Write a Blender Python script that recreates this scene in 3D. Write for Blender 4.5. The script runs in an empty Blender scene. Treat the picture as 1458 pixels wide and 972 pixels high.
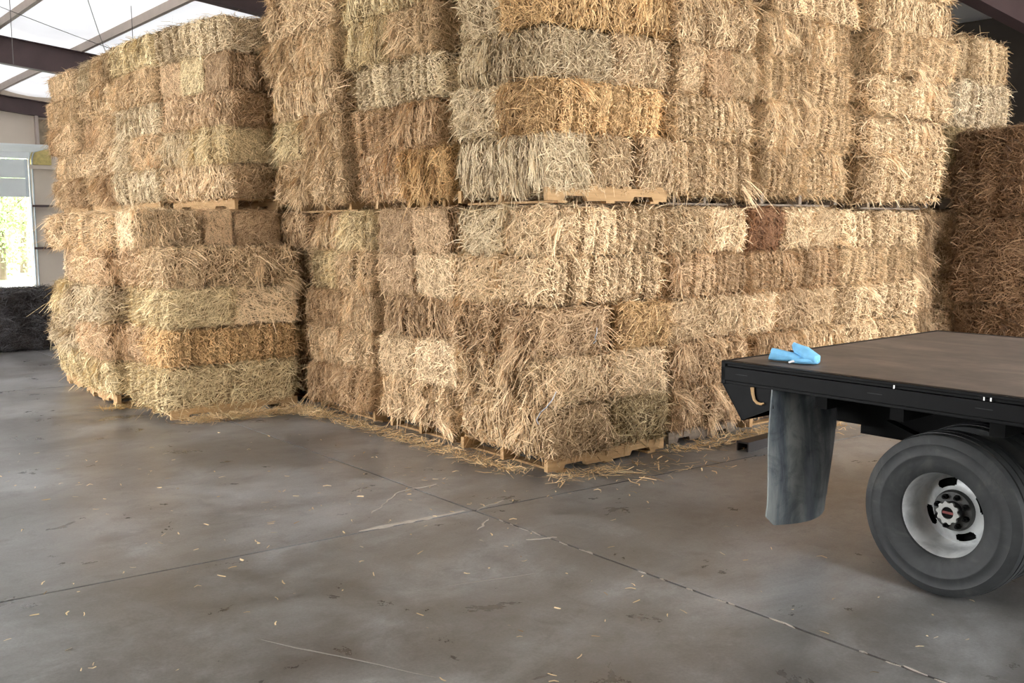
import bpy, bmesh, math, random
import numpy as np
from mathutils import Vector, Matrix

# ------------------------------------------------------------------ camera, sky, exposure
sc = bpy.context.scene
col = sc.collection
PITCH, ROLL, EYE = 0.117, -0.005, 1.747
cam_data = bpy.data.cameras.new('camera')
cam_data.sensor_width = 36.0
cam_data.lens = 1400.0 / 1458.0 * 36.0
cam_data.clip_start = 0.05
cam = bpy.data.objects.new('camera', cam_data)
col.objects.link(cam)
cam.matrix_world = Matrix.Translation((0, 0, EYE)) @ Matrix.Rotation(math.pi / 2 - PITCH, 4, 'X') @ Matrix.Rotation(ROLL, 4, 'Z')
sc.camera = cam
world = bpy.data.worlds.new('overcast_sky')
sc.world = world
world.use_nodes = True
wn = world.node_tree.nodes
wn['Background'].inputs[0].default_value = (0.97, 0.985, 1.0, 1)
wn['Background'].inputs[1].default_value = 5.0
vs = sc.view_settings
vs.view_transform = 'Standard'
vs.look = 'None'
vs.gamma = 1.0
vs.use_curve_mapping = False
vs.exposure = 1.32

# the shed's own axes: r runs along the face of the pile towards the truck side, l runs down the shed
A = 0.684
ORG = Vector((0.245, 6.749, 0.0))
RV = Vector((math.cos(A), math.sin(A), 0))
LV = Vector((-math.sin(A), math.cos(A), 0))
def W(r, l, z=0.0):
    return ORG + RV * r + LV * l + Vector((0, 0, z))

random.seed(7)
rng = np.random.default_rng(11)

# ------------------------------------------------------------------ helpers
def srgb(r, g, b):
    f = lambda c: (c / 255 / 12.92) if c / 255 <= 0.04045 else ((c / 255 + 0.055) / 1.055) ** 2.4
    return (f(r), f(g), f(b), 1.0)

class Nodes:
    def __init__(self, name):
        self.m = bpy.data.materials.new(name)
        self.m.use_nodes = True
        self.t = self.m.node_tree
        self.b = self.t.nodes['Principled BSDF']
    def n(self, kind, **kw):
        x = self.t.nodes.new(kind)
        for k, v in kw.items():
            setattr(x, k, v)
        return x
    def l(self, a, b):
        self.t.links.new(a, b)
    def noise(self, scale, detail=4, rough=0.6, vec=None, dist=0.0):
        x = self.n('ShaderNodeTexNoise')
        x.inputs['Scale'].default_value = scale
        x.inputs['Detail'].default_value = detail
        x.inputs['Roughness'].default_value = rough
        x.inputs['Distortion'].default_value = dist
        if vec is not None:
            self.l(vec, x.inputs['Vector'])
        return x
    def mapping(self, vec, scale=(1, 1, 1), loc=(0, 0, 0)):
        x = self.n('ShaderNodeMapping')
        x.inputs['Scale'].default_value = scale
        x.inputs['Location'].default_value = loc
        self.l(vec, x.inputs['Vector'])
        return x.outputs[0]
    def ramp(self, fac, stops):
        x = self.n('ShaderNodeValToRGB')
        e = x.color_ramp.elements
        while len(e) < len(stops):
            e.new(0.5)
        for i, (p, c) in enumerate(sorted(stops, key=lambda q: q[0])):
            e[i].position = p
            e[i].color = c if len(c) == 4 else (*c, 1)
        self.l(fac, x.inputs[0])
        return x.outputs[0]
    def mix(self, fac, a, b, mode='MIX'):
        x = self.n('ShaderNodeMix', data_type='RGBA', blend_type=mode)
        for s, v in ((0, fac), (6, a), (7, b)):
            if hasattr(v, 'links'):
                self.l(v, x.inputs[s])
            else:
                x.inputs[s].default_value = v
        return x.outputs[2]
    def bump(self, h, strength=0.3, dist=0.02):
        x = self.n('ShaderNodeBump')
        x.inputs['Strength'].default_value = strength
        x.inputs['Distance'].default_value = dist
        self.l(h, x.inputs['Height'])
        self.l(x.outputs[0], self.b.inputs['Normal'])
    def coord(self, which='Object'):
        return self.n('ShaderNodeTexCoord').outputs[which]
    def done(self, rough=0.7, metal=0.0, spec=0.5):
        if not self.b.inputs['Roughness'].links:
            self.b.inputs['Roughness'].default_value = rough
        self.b.inputs['Metallic'].default_value = metal
        self.b.inputs['Specular IOR Level'].default_value = spec
        return self.m

def plain(name, c, rough=0.6, metal=0.0, var=0.12, scale=6.0, spec=0.5):
    N = Nodes(name)
    nz = N.noise(scale, 5, 0.6, N.coord())
    lo = tuple(v * (1 - var) for v in c[:3]) + (1,)
    hi = tuple(min(1, v * (1 + var)) for v in c[:3]) + (1,)
    N.l(N.ramp(nz.outputs[0], [(0.3, lo), (0.7, hi)]), N.b.inputs['Base Color'])
    return N.done(rough, metal, spec)

class MB:
    """collects simple solids; build() links them as one mesh object"""
    def __init__(self):
        self.v, self.f = [], []
    def add(self, verts, faces):
        o = len(self.v)
        self.v += [tuple(p) for p in verts]
        self.f += [tuple(i + o for i in q) for q in faces]
        return self
    def box(self, x0, x1, y0, y1, z0, z1):
        return self.add([(x0, y0, z0), (x1, y0, z0), (x1, y1, z0), (x0, y1, z0), (x0, y0, z1), (x1, y0, z1), (x1, y1, z1), (x0, y1, z1)],
                        [(0, 3, 2, 1), (4, 5, 6, 7), (0, 1, 5, 4), (1, 2, 6, 5), (2, 3, 7, 6), (3, 0, 4, 7)])
    def prism(self, pts, axis, a, b):
        """polygon pts (counter-clockwise in the two other axes) pushed along axis from a to b"""
        n = len(pts)
        def p(q, t):
            return {'x': (t, q[0], q[1]), 'y': (q[0], t, q[1]), 'z': (q[0], q[1], t)}[axis]
        vs_ = [p(q, a) for q in pts] + [p(q, b) for q in pts]
        fs = [tuple(range(n))[::-1], tuple(range(n, 2 * n))] + [(i, (i + 1) % n, n + (i + 1) % n, n + i) for i in range(n)]
        return self.add(vs_, fs)
    def lathe(self, prof, seg=48, axis='x', c=(0, 0, 0), closed=False):
        """prof: list of (along axis, radius)"""
        vs_, fs = [], []
        for a_, r_ in prof:
            for k in range(seg):
                t = 2 * math.pi * k / seg
                u, w = r_ * math.cos(t), r_ * math.sin(t)
                vs_.append({'x': (c[0] + a_, c[1] + u, c[2] + w), 'y': (c[0] + w, c[1] + a_, c[2] + u), 'z': (c[0] + u, c[1] + w, c[2] + a_)}[axis])
        m = len(prof)
        for i in range(m if closed else m - 1):
            j = (i + 1) % m
            for k in range(seg):
                k2 = (k + 1) % seg
                fs.append((i * seg + k, i * seg + k2, j * seg + k2, j * seg + k))
        return self.add(vs_, fs)
    def tube(self, pts, rad, seg=8, cap=True):
        pts = [Vector(p) for p in pts]
        rads = rad if isinstance(rad, (list, tuple)) else [rad] * len(pts)
        vs_, fs = [], []
        up = None
        for i, p in enumerate(pts):
            d = (pts[min(i + 1, len(pts) - 1)] - pts[max(i - 1, 0)]).normalized()
            if up is None:
                up = Vector((0, 0, 1)) if abs(d.z) < 0.9 else Vector((1, 0, 0))
            s = d.cross(up).normalized()
            up = s.cross(d).normalized()
            for k in range(seg):
                t = 2 * math.pi * k / seg
                vs_.append(p + (s * math.cos(t) + up * math.sin(t)) * rads[i])
        for i in range(len(pts) - 1):
            for k in range(seg):
                k2 = (k + 1) % seg
                fs.append((i * seg + k, i * seg + k2, (i + 1) * seg + k2, (i + 1) * seg + k))
        if cap:
            fs.append(tuple(range(seg))[::-1])
            fs.append(tuple((len(pts) - 1) * seg + k for k in range(seg)))
        return self.add(vs_, fs)
    def mesh(self, name, mat, smooth=False):
        me = bpy.data.meshes.new(name)
        me.from_pydata(self.v, [], self.f)
        bm = bmesh.new()
        bm.from_mesh(me)
        bmesh.ops.recalc_face_normals(bm, faces=bm.faces)
        bm.to_mesh(me)
        bm.free()
        if smooth:
            me.shade_smooth()
            me.set_sharp_from_angle(angle=math.radians(38))
        me.materials.append(mat)
        return me
    def build(self, name, mat, parent=None, smooth=False, bevel=0.0):
        return link(name, self.mesh(name, mat, smooth), parent, bevel)

def link(name, data, parent=None, bevel=0.0):
    o = bpy.data.objects.new(name, data)
    col.objects.link(o)
    if parent is not None:
        o.parent = parent
    if bevel:
        m = o.modifiers.new('bevel', 'BEVEL')
        m.width = bevel
        m.segments = 2
        m.limit_method = 'ANGLE'
    return o

def place(o, r, l, z=0.0, rot=0.0):
    o.location = W(r, l, z)
    o.rotation_euler = (0, 0, A + rot)
    return o

def tag(o, label, cat, group=None, kind=None):
    o['label'] = label
    o['category'] = cat
    if group:
        o['group'] = group
    if kind:
        o['kind'] = kind
    return o

def thing(name, label, cat, r, l, z=0.0, rot=0.0, group=None):
    return tag(place(link(name, None), r, l, z, rot), label, cat, group)

def struct(name, mb, mat, parent=None, smooth=False, label=None, cat=None):
    o = mb.build(name, mat, parent, smooth)
    if parent is None:
        place(o, 0, 0)
        o['kind'] = 'structure'
        if label:
            o['label'] = label
            o['category'] = cat
    return o

# ------------------------------------------------------------------ materials
def m_concrete():
    N = Nodes('worn_concrete')
    co = N.coord('Object')
    big = N.noise(0.45, 5, 0.6, co, 0.8)
    mid = N.noise(2.2, 9, 0.68, co, 0.5)
    rub = N.noise(0.9, 9, 0.62, N.mapping(co, (0.8, 1.3, 1), (3, 7, 0)), 0.4)
    blot = N.noise(6.0, 7, 0.7, N.mapping(co, (1, 1, 1), (11, 2, 0)), 0.6)
    fine = N.noise(70, 5, 0.75, co)
    c = N.ramp(mid.outputs[0], [(0.30, srgb(78, 77, 76)), (0.45, srgb(114, 114, 114)), (0.56, srgb(136, 136, 137)), (0.70, srgb(176, 178, 180))])
    c2 = N.ramp(big.outputs[0], [(0.34, srgb(90, 85, 79)), (0.52, srgb(126, 124, 121)), (0.70, srgb(166, 168, 171))])
    c = N.mix(0.5, c, c2)
    def mask(tex, lo, hi, k):
        m = N.n('ShaderNodeMath', operation='MULTIPLY')
        N.l(N.ramp(tex.outputs[0], [(lo, (0, 0, 0)), (hi, (1, 1, 1))]), m.inputs[0])
        m.inputs[1].default_value = k
        return m.outputs[0]
    c = N.mix(mask(rub, 0.46, 0.66, 0.55), c, srgb(78, 72, 66))
    c = N.mix(mask(blot, 0.50, 0.76, 0.5), c, srgb(70, 65, 60))
    c = N.mix(mask(rub, 0.46, 0.26, 0.6), c, srgb(166, 168, 170))
    f = N.ramp(fine.outputs[0], [(0.3, (0.78, 0.78, 0.78)), (0.7, (1.12, 1.12, 1.12))])
    c = N.mix(1.0, c, f, 'MULTIPLY')
    N.l(c, N.b.inputs['Base Color'])
    N.l(N.ramp(mid.outputs[0], [(0.3, (0.24, 0.24, 0.24)), (0.7, (0.44, 0.44, 0.44))]), N.b.inputs['Roughness'])
    N.bump(blot.outputs[0], 0.10, 0.006)
    return N.done(spec=0.5)

def m_straw_body():
    N = Nodes('packed_straw')
    info = N.n('ShaderNodeObjectInfo')
    co = N.coord('Object')
    off = N.n('ShaderNodeVectorMath', operation='ADD')
    sc_ = N.n('ShaderNodeMath', operation='MULTIPLY')
    sc_.inputs[1].default_value = 37.0
    N.l(info.outputs['Random'], sc_.inputs[0])
    N.l(co, off.inputs[0])
    N.l(sc_.outputs[0], off.inputs[1])
    v = off.outputs[0]
    flake = N.noise(1.0, 2, 0.5, N.mapping(v, (9, 0.25, 0.3)))
    stalk = N.noise(1.0, 4, 0.7, N.mapping(v, (150, 60, 26)), 0.7)
    patch = N.noise(5.0, 4, 0.6, v)
    c1 = N.ramp(flake.outputs[0], [(0.33, (0.50, 0.44, 0.37)), (0.47, (0.80, 0.76, 0.71)), (0.58, (1.0, 1.0, 1.0)), (0.70, (1.16, 1.18, 1.22))])
    c2 = N.ramp(stalk.outputs[0], [(0.32, (0.12, 0.095, 0.07)), (0.46, (0.40, 0.36, 0.30)), (0.57, (0.78, 0.76, 0.72)), (0.72, (1.15, 1.17, 1.18))])
    c3 = N.ramp(patch.outputs[0], [(0.35, (0.86, 0.82, 0.77)), (0.65, (1.06, 1.07, 1.08))])
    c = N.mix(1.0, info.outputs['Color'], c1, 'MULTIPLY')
    c = N.mix(1.0, c, c2, 'MULTIPLY')
    c = N.mix(1.0, c, c3, 'MULTIPLY')
    N.l(c, N.b.inputs['Base Color'])
    N.bump(stalk.outputs[0], 0.9, 0.015)
    return N.done(0.75, spec=0.25)

def m_straw_stalk():
    N = Nodes('straw_stalk')
    info = N.n('ShaderNodeObjectInfo')
    at = N.n('ShaderNodeAttribute', attribute_name='tone')
    c1 = N.ramp(at.outputs['Fac'], [(0.0, (0.32, 0.26, 0.20)), (0.35, (0.72, 0.67, 0.60)), (0.7, (1.06, 1.05, 1.03)), (1.0, (1.36, 1.40, 1.42))])
    c = N.mix(1.0, info.outputs['Color'], c1, 'MULTIPLY')
    N.l(c, N.b.inputs['Base Color'])
    return N.done(0.55, spec=0.35)

def m_wood(name, a, b):
    N = Nodes(name)
    co = N.coord('Object')
    g = N.noise(1.0, 6, 0.65, N.mapping(co, (3, 40, 40)), 0.5)
    N.l(N.ramp(g.outputs[0], [(0.3, a), (0.7, b)]), N.b.inputs['Base Color'])
    N.bump(g.outputs[0], 0.25, 0.005)
    return N.done(0.8)

def m_deck():
    N = Nodes('weathered_truck_deck')
    co = N.coord('Object')
    g = N.noise(1.6, 8, 0.65, N.mapping(co, (2.2, 0.7, 1)), 0.6)
    h = N.noise(9, 6, 0.7, co)
    c = N.ramp(g.outputs[0], [(0.3, srgb(58, 48, 40)), (0.50, srgb(92, 80, 70)), (0.72, srgb(132, 118, 104))])
    c = N.mix(0.35, c, N.ramp(h.outputs[0], [(0.3, srgb(62, 52, 44)), (0.7, srgb(110, 97, 86))]))
    N.l(c, N.b.inputs['Base Color'])
    N.bump(h.outputs[0], 0.15, 0.004)
    return N.done(0.6)

def m_flap():
    N = Nodes('dusty_rubber_flap')
    co = N.coord('Object')
    g = N.noise(1.0, 6, 0.6, N.mapping(co, (7, 7, 1.3)), 0.5)
    h = N.noise(5.0, 7, 0.7, co, 1.0)
    m1 = N.ramp(g.outputs[0], [(0.36, srgb(60, 68, 78)), (0.48, srgb(96, 103, 107)), (0.62, srgb(134, 138, 136))])
    m2 = N.ramp(h.outputs[0], [(0.36, (0.35, 0.38, 0.44)), (0.52, (1, 1, 1))])
    N.l(N.mix(0.7, m1, m2, 'MULTIPLY'), N.b.inputs['Base Color'])
    return N.done(0.5)

def m_tire():
    N = Nodes('dusty_tyre_rubber')
    co = N.coord('Object')
    g = N.noise(5.0, 6, 0.65, co, 0.8)
    N.l(N.ramp(g.outputs[0], [(0.32, srgb(30, 32, 34)), (0.55, srgb(48, 50, 51)), (0.75, srgb(76, 76, 73))]), N.b.inputs['Base Color'])
    return N.done(0.62, spec=0.4)

def m_rim():
    N = Nodes('grey_painted_steel_wheel')
    co = N.coord('Object')
    g = N.noise(9.0, 6, 0.6, co, 0.5)
    N.l(N.ramp(g.outputs[0], [(0.3, srgb(160, 163, 164)), (0.6, srgb(206, 208, 208))]), N.b.inputs['Base Color'])
    return N.done(0.45, 0.25)

def m_translucent():
    N = Nodes('translucent_roof_sheet')
    tr = N.n('ShaderNodeBsdfTranslucent')
    tr.inputs[0].default_value = (0.9, 0.9, 0.92, 1)
    mx = N.n('ShaderNodeMixShader')
    nz = N.noise(0.7, 3, 0.5, N.coord())
    N.l(N.ramp(nz.outputs[0], [(0.3, srgb(228, 226, 228)), (0.7, srgb(240, 238, 240))]), N.b.inputs['Base Color'])
    N.b.inputs['Roughness'].default_value = 0.6
    mx.inputs[0].default_value = 0.07
    out = N.t.nodes['Material Output']
    N.l(N.b.outputs[0], mx.inputs[1])
    N.l(tr.outputs[0], mx.inputs[2])
    N.l(mx.outputs[0], out.inputs[0])
    return N.m

M = dict(
    concrete=m_concrete(), body=m_straw_body(), stalk=m_straw_stalk(),
    pallet=m_wood('pallet_softwood', srgb(150, 116, 76), srgb(190, 154, 108)),
    pallet_old=m_wood('weathered_pallet_wood', srgb(96, 84, 72), srgb(140, 124, 106)),
    deck=m_deck(), flap=m_flap(), tire=m_tire(), rim=m_rim(),
    black=plain('black_truck_paint', srgb(13, 13, 14), 0.5, 0.0, 0.3, 14, 0.1),
    black_dark=plain('greasy_black_steel', srgb(9, 9, 9), 0.7, 0.0, 0.3, 10, 0.1),  # blacker than the paint, to carry the shade under the bed
    cab=plain('white_cab_paint', srgb(206, 206, 204), 0.35, 0.0, 0.04, 2),
    glass=plain('dark_cab_glass', srgb(24, 28, 30), 0.1),
    twine=plain('pale_twine', srgb(206, 190, 150), 0.7),
    hub=plain('dark_hub_steel', srgb(58, 58, 56), 0.5, 0.4, 0.3, 30),
    hubring=plain('bare_grey_steel', srgb(150, 150, 146), 0.45, 0.4, 0.15, 30),
    red=plain('red_plate', srgb(120, 44, 40), 0.5),
    bolt=plain('bright_bolt', srgb(220, 220, 216), 0.35, 0.6),
    hook=plain('tan_hook_paint', srgb(196, 160, 112), 0.6),
    glove=plain('blue_glove_cloth', srgb(120, 186, 228), 0.75, 0.0, 0.10, 30),
    tagw=plain('white_cloth_tag', srgb(240, 240, 240), 0.7),
    channel=plain('dark_steel_channel', srgb(44, 38, 36), 0.55, 0.3),
    rafter=plain('maroon_primer_steel', srgb(76, 58, 58), 0.55, 0.0, 0.12, 3),
    purlin=plain('grey_primer_purlin', srgb(176, 162, 152), 0.6, 0.0, 0.08, 3),
    vinyl=plain('white_vinyl_insulation', srgb(238, 236, 236), 0.6, 0.0, 0.02, 0.6),
    skylight=m_translucent(),
    wallv=plain('cream_wall_lining', srgb(206, 192, 176), 0.7, 0.0, 0.05, 1.0),
    door=plain('white_steel_door', srgb(226, 230, 230), 0.45, 0.0, 0.03, 2),
    galv=plain('galvanised_track', srgb(196, 204, 208), 0.4, 0.5, 0.08, 8),
    batt=plain('yellow_insulation_batt', srgb(196, 178, 116), 0.9, 0.0, 0.2, 12),
    cable=plain('steel_cable', srgb(104, 100, 98), 0.5, 0.4),
    grass=plain('outside_grass', srgb(132, 150, 92), 0.9, 0.0, 0.25, 0.7),
    apron=plain('outside_concrete_apron', srgb(196, 194, 188), 0.8, 0.0, 0.08, 0.8),
    leaf=plain('tree_leaf', srgb(160, 184, 128), 0.7, 0.0, 0.25, 1.2),
    bark=plain('tree_bark', srgb(112, 98, 84), 0.9, 0.0, 0.2, 4),
    subfloor=plain('joint_shadow_mortar', srgb(52, 47, 42), 0.9),  # dark base showing in the slab joints
    chip=plain('chipped_pale_concrete', srgb(178, 170, 160), 0.85, 0.0, 0.15, 20),
    scrape=plain('pale_scrape', srgb(146, 142, 136), 0.8, 0.0, 0.1, 20),
    darkbale=plain('dark_weathered_bale', srgb(86, 82, 82), 0.9, 0.0, 0.25, 9),  # grey meant to carry the backlit shade of the low bales
)

# ------------------------------------------------------------------ the shed
L0, L1 = -7.5, 25.5            # open front end, far end wall
RR, RLF, RIDGE = 10.5, -7.6, -2.0
def z_raf(r):                   # top of the rafters / underside of the purlins
    return 5.64 - 0.105 * r if r >= RIDGE else 5.64 - 0.105 * RIDGE - 0.105 * (RIDGE - r)

struct('ground', MB().box(-60, 70, L1 + 0.25, 120, -0.3, -0.06), M['grass'])
struct('ground', MB().box(-60, 70, -60, L0 - 0.25, -0.3, -0.04), M['apron'])
struct('ground', MB().box(-70, RLF - 0.2, L0 - 0.2, L1 + 0.2, -0.3, -0.04), M['apron'])
struct('ground', MB().box(-8, 6, L1 + 0.3, L1 + 5.5, -0.06, -0.03), M['apron'])

floor = struct('floor', MB().box(RLF, RR, L0, L1, -0.25, -0.014), M['subfloor'])
rj = [RLF, -0.9, 5.1, RR]
lj = [L0, -0.42, 6.3, 13.2, 19.9, L1]
def joint_l(j, r):              # the cross joints run very slightly skew
    return lj[j] if j in (0, len(lj) - 1) else lj[j] - 0.092 * (r + 0.0)
G = 0.008
for i in range(len(rj) - 1):
    for j in range(len(lj) - 1):
        a, b = rj[i] + G, rj[i + 1] - G
        p = [(a, joint_l(j, a) + G), (b, joint_l(j, b) + G), (b, joint_l(j + 1, b) - G), (a, joint_l(j + 1, a) - G)]
        s = MB().prism(p, 'z', -0.10, 0.0).build('slab', M['concrete'], floor)
# broken pale edge along the cross joint, and cracks
def crack(pts, w, name, mat, h=0.002):
    mb = MB()
    n = len(pts)
    ring = []
    for k, (r, l) in enumerate(pts):
        d = Vector((pts[min(k + 1, n - 1)][0] - pts[max(k - 1, 0)][0], pts[min(k + 1, n - 1)][1] - pts[max(k - 1, 0)][1]))
        d.normalize()
        ww = w * random.uniform(0.35, 1.0) * (0.3 if k in (0, n - 1) else 1)
        ring.append(((r - d.y * ww, l + d.x * ww), (r + d.y * ww, l - d.x * ww)))
    for k in range(n - 1):
        (a1, a2), (b1, b2) = ring[k], ring[k + 1]
        mb.add([(*a1, h), (*a2, h), (*b2, h), (*b1, h), (*a1, -0.003), (*a2, -0.003), (*b2, -0.003), (*b1, -0.003)],
               [(0, 1, 2, 3), (0, 4, 5, 1), (2, 6, 7, 3), (1, 5, 6, 2), (3, 7, 4, 0)])
    return mb.build(name, mat, floor)
def wob(p, q, n, amp):
    return [(p[0] + (q[0] - p[0]) * t / n + (random.uniform(-amp, amp) if 0 < t < n else 0),
             p[1] + (q[1] - p[1]) * t / n + (random.uniform(-amp, amp) if 0 < t < n else 0)) for t in range(n + 1)]
jl = lambda r: joint_l(1, r)
crack([(r, jl(r) + 0.028 + random.uniform(-0.006, 0.006)) for r in np.linspace(-1.66, -0.95, 14)], 0.026, 'chipped_joint_edge', M['chip'])
crack(wob((-1.42, 0.02), (-1.02, 0.33), 10, 0.02) + wob((-0.98, 0.33), (-0.72, 0.33), 4, 0.01), 0.006, 'crack', M['chip'])
crack(wob((-0.88, jl(-0.88)), (-0.62, -0.28), 6, 0.015), 0.009, 'crack', M['chip'])
crack(wob((-1.12, -0.66), (-0.93, -0.52), 6, 0.012), 0.007, 'crack', M['chip'])
crack(wob((-1.02, -0.98), (-0.86, -1.06), 6, 0.012), 0.009, 'crack', M['chip'])
for k in range(26):             # crumbled pale bits along the long joint
    l = random.uniform(-4.2, -0.6)
    crack(wob((-0.9 + random.uniform(-0.012, 0.012), l), (-0.9 + random.uniform(-0.012, 0.012), l + random.uniform(0.03, 0.12)), 3, 0.004), 0.007, 'crack', M['chip'])
crack(wob((-2.75, -1.28), (-2.38, -2.05), 9, 0.006), 0.004, 'scrape_mark', M['scrape'], 0.0012)
crack(wob((-1.78, -1.28), (-1.32, -1.42), 6, 0.004), 0.003, 'scrape_mark', M['scrape'], 0.0012)

# walls
DR0, DR1, DZ = -5.6, 2.78, 4.02         # far door opening
wf = struct('wall_far', MB().box(RLF, DR0, L1, L1 + 0.2, 0, 7.2).box(DR1, RR, L1, L1 + 0.2, 0, 6).box(DR0, DR1, L1, L1 + 0.2, DZ, 6.6), M['wallv'],
            label='cream lined far end wall around the overhead door', cat='wall')
for z in (1.15, 2.35):
    MB().box(DR1 + 0.02, RR, L1 - 0.16, L1, z, z + 0.06).build('girt', M['rafter'], wf)
MB().box(DR1 + 0.02, RR, L1 - 0.16, L1, 3.42, 3.52).build('girt', M['wallv'], wf)
MB().box(DR1 + 0.08, DR1 + 0.62, L1 - 0.10, L1, 3.54, 3.98).build('insulation_batt', M['batt'], wf)
MB().box(DR1 + 0.24, DR1 + 0.32, L1 - 0.18, L1, 4.02, 4.9).build('stud', M['purlin'], wf)
MB().box(DR1 + 0.34, DR1 + 0.95, L1 - 0.06, L1, 4.12, 4.82).build('insulation_batt', plain('dusty_batt', srgb(150, 134, 112), 0.9, 0, 0.3, 5), wf)
MB().box(DR1 + 0.95, DR1 + 1.02, L1 - 0.18, L1, 4.02, 4.9).build('stud', M['purlin'], wf)
struct('wall_right', MB().box(RR - 0.002, RR + 0.2, L0, L1, 0, 4.8), plain('dark_bare_wall_sheet', srgb(58, 50, 44), 0.8, 0.0, 0.2, 2))  # wall colour darkened to stand in for the unlit corner
struct('wall_near', MB().box(RLF, -1.6, L0 - 0.2, L0, 0, 6).box(-1.6, RR, L0 - 0.2, L0, 4.6, 6), M['wallv'])  # unseen end wall, added to cut light on the middle floor
struct('wall_left', MB().box(RLF - 0.2, RLF, 12, L1, 0, 5.6).box(RLF - 0.2, RLF, L0, -0.5, 0, 5.6).box(RLF - 0.2, RLF, -0.5, 12, 4.7, 5.6), M['wallv'])  # unseen side wall, moved close with its opening to brighten the left floor
# roof lining: sags a little between purlins
pur = [0.32 + 1.72 * k for k in range(-8, 6)]
mb = MB()
rs, zs = [], []
edges = [RLF] + pur + [RR]
for a, b in zip(edges[:-1], edges[1:]):
    for t in range(8):
        r = a + (b - a) * t / 8
        rs.append(r)
        zs.append(z_raf(r) + 0.215 - 0.10 * math.sin(math.pi * t / 8))
rs.append(RR)
zs.append(z_raf(RR) + 0.215)
n = len(rs)
def lining(name, la, lb, mat, k=8):
    ls = [la + (lb - la) * t / k for t in range(k + 1)]
    vv = [(rs[i], l, zs[i]) for l in ls for i in range(n)]
    ff = [(q * n + i, q * n + i + 1, (q + 1) * n + i + 1, (q + 1) * n + i) for q in range(k) for i in range(n - 1)]
    return struct(name, MB().add(vv, ff), mat, smooth=True)
ceiling = lining('ceiling', L0, 8.95, M['vinyl'])
lining('ceiling', 8.95, L1 + 0.2, M['skylight'])       # translucent lining added over the far bays to brighten ceiling and floor
for i, r in enumerate(pur):
    if r < RLF + 0.3:
        continue
    z = z_raf(r)
    MB().box(r - 0.005, r + 0.005, L0, L1, z, z + 0.2).box(r - 0.075, r + 0.005, L0, L1, z, z + 0.008).box(r - 0.005, r + 0.075, L0, L1, z + 0.192, z + 0.2).build('purlin', M['purlin'], ceiling)
def rafter(l, parent, deep=0.54):
    mb = MB()
    for r0, r1 in ((RLF, RIDGE), (RIDGE, RR)):
        for w, ta, tb in ((0.10, 0.0, 0.014), (0.006, 0.014, deep - 0.014), (0.10, deep - 0.014, deep)):
            za, zb = z_raf(r0), z_raf(r1)
            mb.add([(r0, l - w, za - tb), (r1, l - w, zb - tb), (r1, l + w, zb - tb), (r0, l + w, za - tb),
                    (r0, l - w, za - ta), (r1, l - w, zb - ta), (r1, l + w, zb - ta), (r0, l + w, za - ta)],
                   [(0, 3, 2, 1), (4, 5, 6, 7), (0, 1, 5, 4), (1, 2, 6, 5), (2, 3, 7, 6), (3, 0, 4, 7)])
    return mb.build('rafter', M['rafter'], parent)
for l in (0.75, 8.95, 17.2):
    rafter(l, ceiling)
rafter(L0 + 0.1, ceiling)
rafter(L1 - 0.12, ceiling, 0.42)
for l in (0.75, 8.95, 17.2):
    z = z_raf(RR)
    MB().box(RR - 0.45, RR - 0.44, l - 0.006, l + 0.006, 0, z - 0.5).box(RR - 0.46, RR - 0.44, l - 0.1, l + 0.1, 0, z - 0.5).box(RR - 0.03, RR - 0.01, l - 0.1, l + 0.1, 0, z - 0.5).box(RR - 0.44, RR - 0.03, l - 0.006, l + 0.006, 0, z - 0.5).build('column', M['rafter'], ceiling)
# bracing cables under the roof
for k, (p, q) in enumerate((((-1.5, 12.6, 5.55), (3.6, 15.2, 4.85)), ((-0.3, 9.2, 5.2), (2.6, 17.0, 5.0)), ((1.4, 12.2, 5.45), (1.4, 12.2, 4.3)), ((-0.2, 13.4, 5.6), (-0.2, 13.4, 4.5)))):
    pts = [Vector(p).lerp(Vector(q), t / 10) - Vector((0, 0, 0.06 * math.sin(math.pi * t / 10) if k < 2 else 0)) for t in range(11)]
    MB().tube(pts, 0.006, 5).build('bracing_cable' if k < 2 else 'hanging_wire', M['cable'], ceiling)
# overhead door, run part of the way up
dr = struct('door_1', MB().box(DR0 - 0.05, DR1 + 0.05, L1 - 0.10, L1 - 0.03, 3.70, 4.05), M['door'], label='white sectional overhead door rolled partly up in far wall', cat='door')
for k, z in enumerate((2.62, 3.15)):
    pn = MB()
    pn.box(DR0, DR1 - 0.02, L1 - 0.11, L1 - 0.06, z + 0.006, z + 0.524)
    for q in range(3):
        pn.box(DR0, DR1 - 0.02, L1 - 0.122, L1 - 0.11, z + 0.06 + 0.16 * q, z + 0.13 + 0.16 * q)
    pn.build('door_panel', M['door'], dr)
MB().box(DR1 - 0.10, DR1 - 0.03, L1 - 0.135, L1 - 0.11, 2.62, 3.68).build('door_stile', M['galv'], dr)
arc = [(L1 - 0.10, z) for z in np.linspace(0.0, 3.5, 8)] + [(L1 - 0.10 - 0.38 * (1 - math.cos(t)), 3.5 + 0.38 * math.sin(t)) for t in np.linspace(0.15, math.pi / 2, 8)] + [(L1 - 3.2, 3.9)]
for off in (0.02, 0.10):
    MB().tube([(DR1 + off, y, z) for y, z in arc], 0.022, 6).build('door_track', M['galv'], dr)
for k in range(4):
    y = L1 - 0.55 - 0.53 * k
    pn = MB().box(DR0, DR1 - 0.02, y - 0.5, y, 3.86, 3.91)
    for q in range(3):
        pn.box(DR0, DR1 - 0.02, y - 0.44 + 0.15 * q, y - 0.37 + 0.15 * q, 3.845, 3.86)
    pn.build('door_panel', M['door'], dr)

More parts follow.
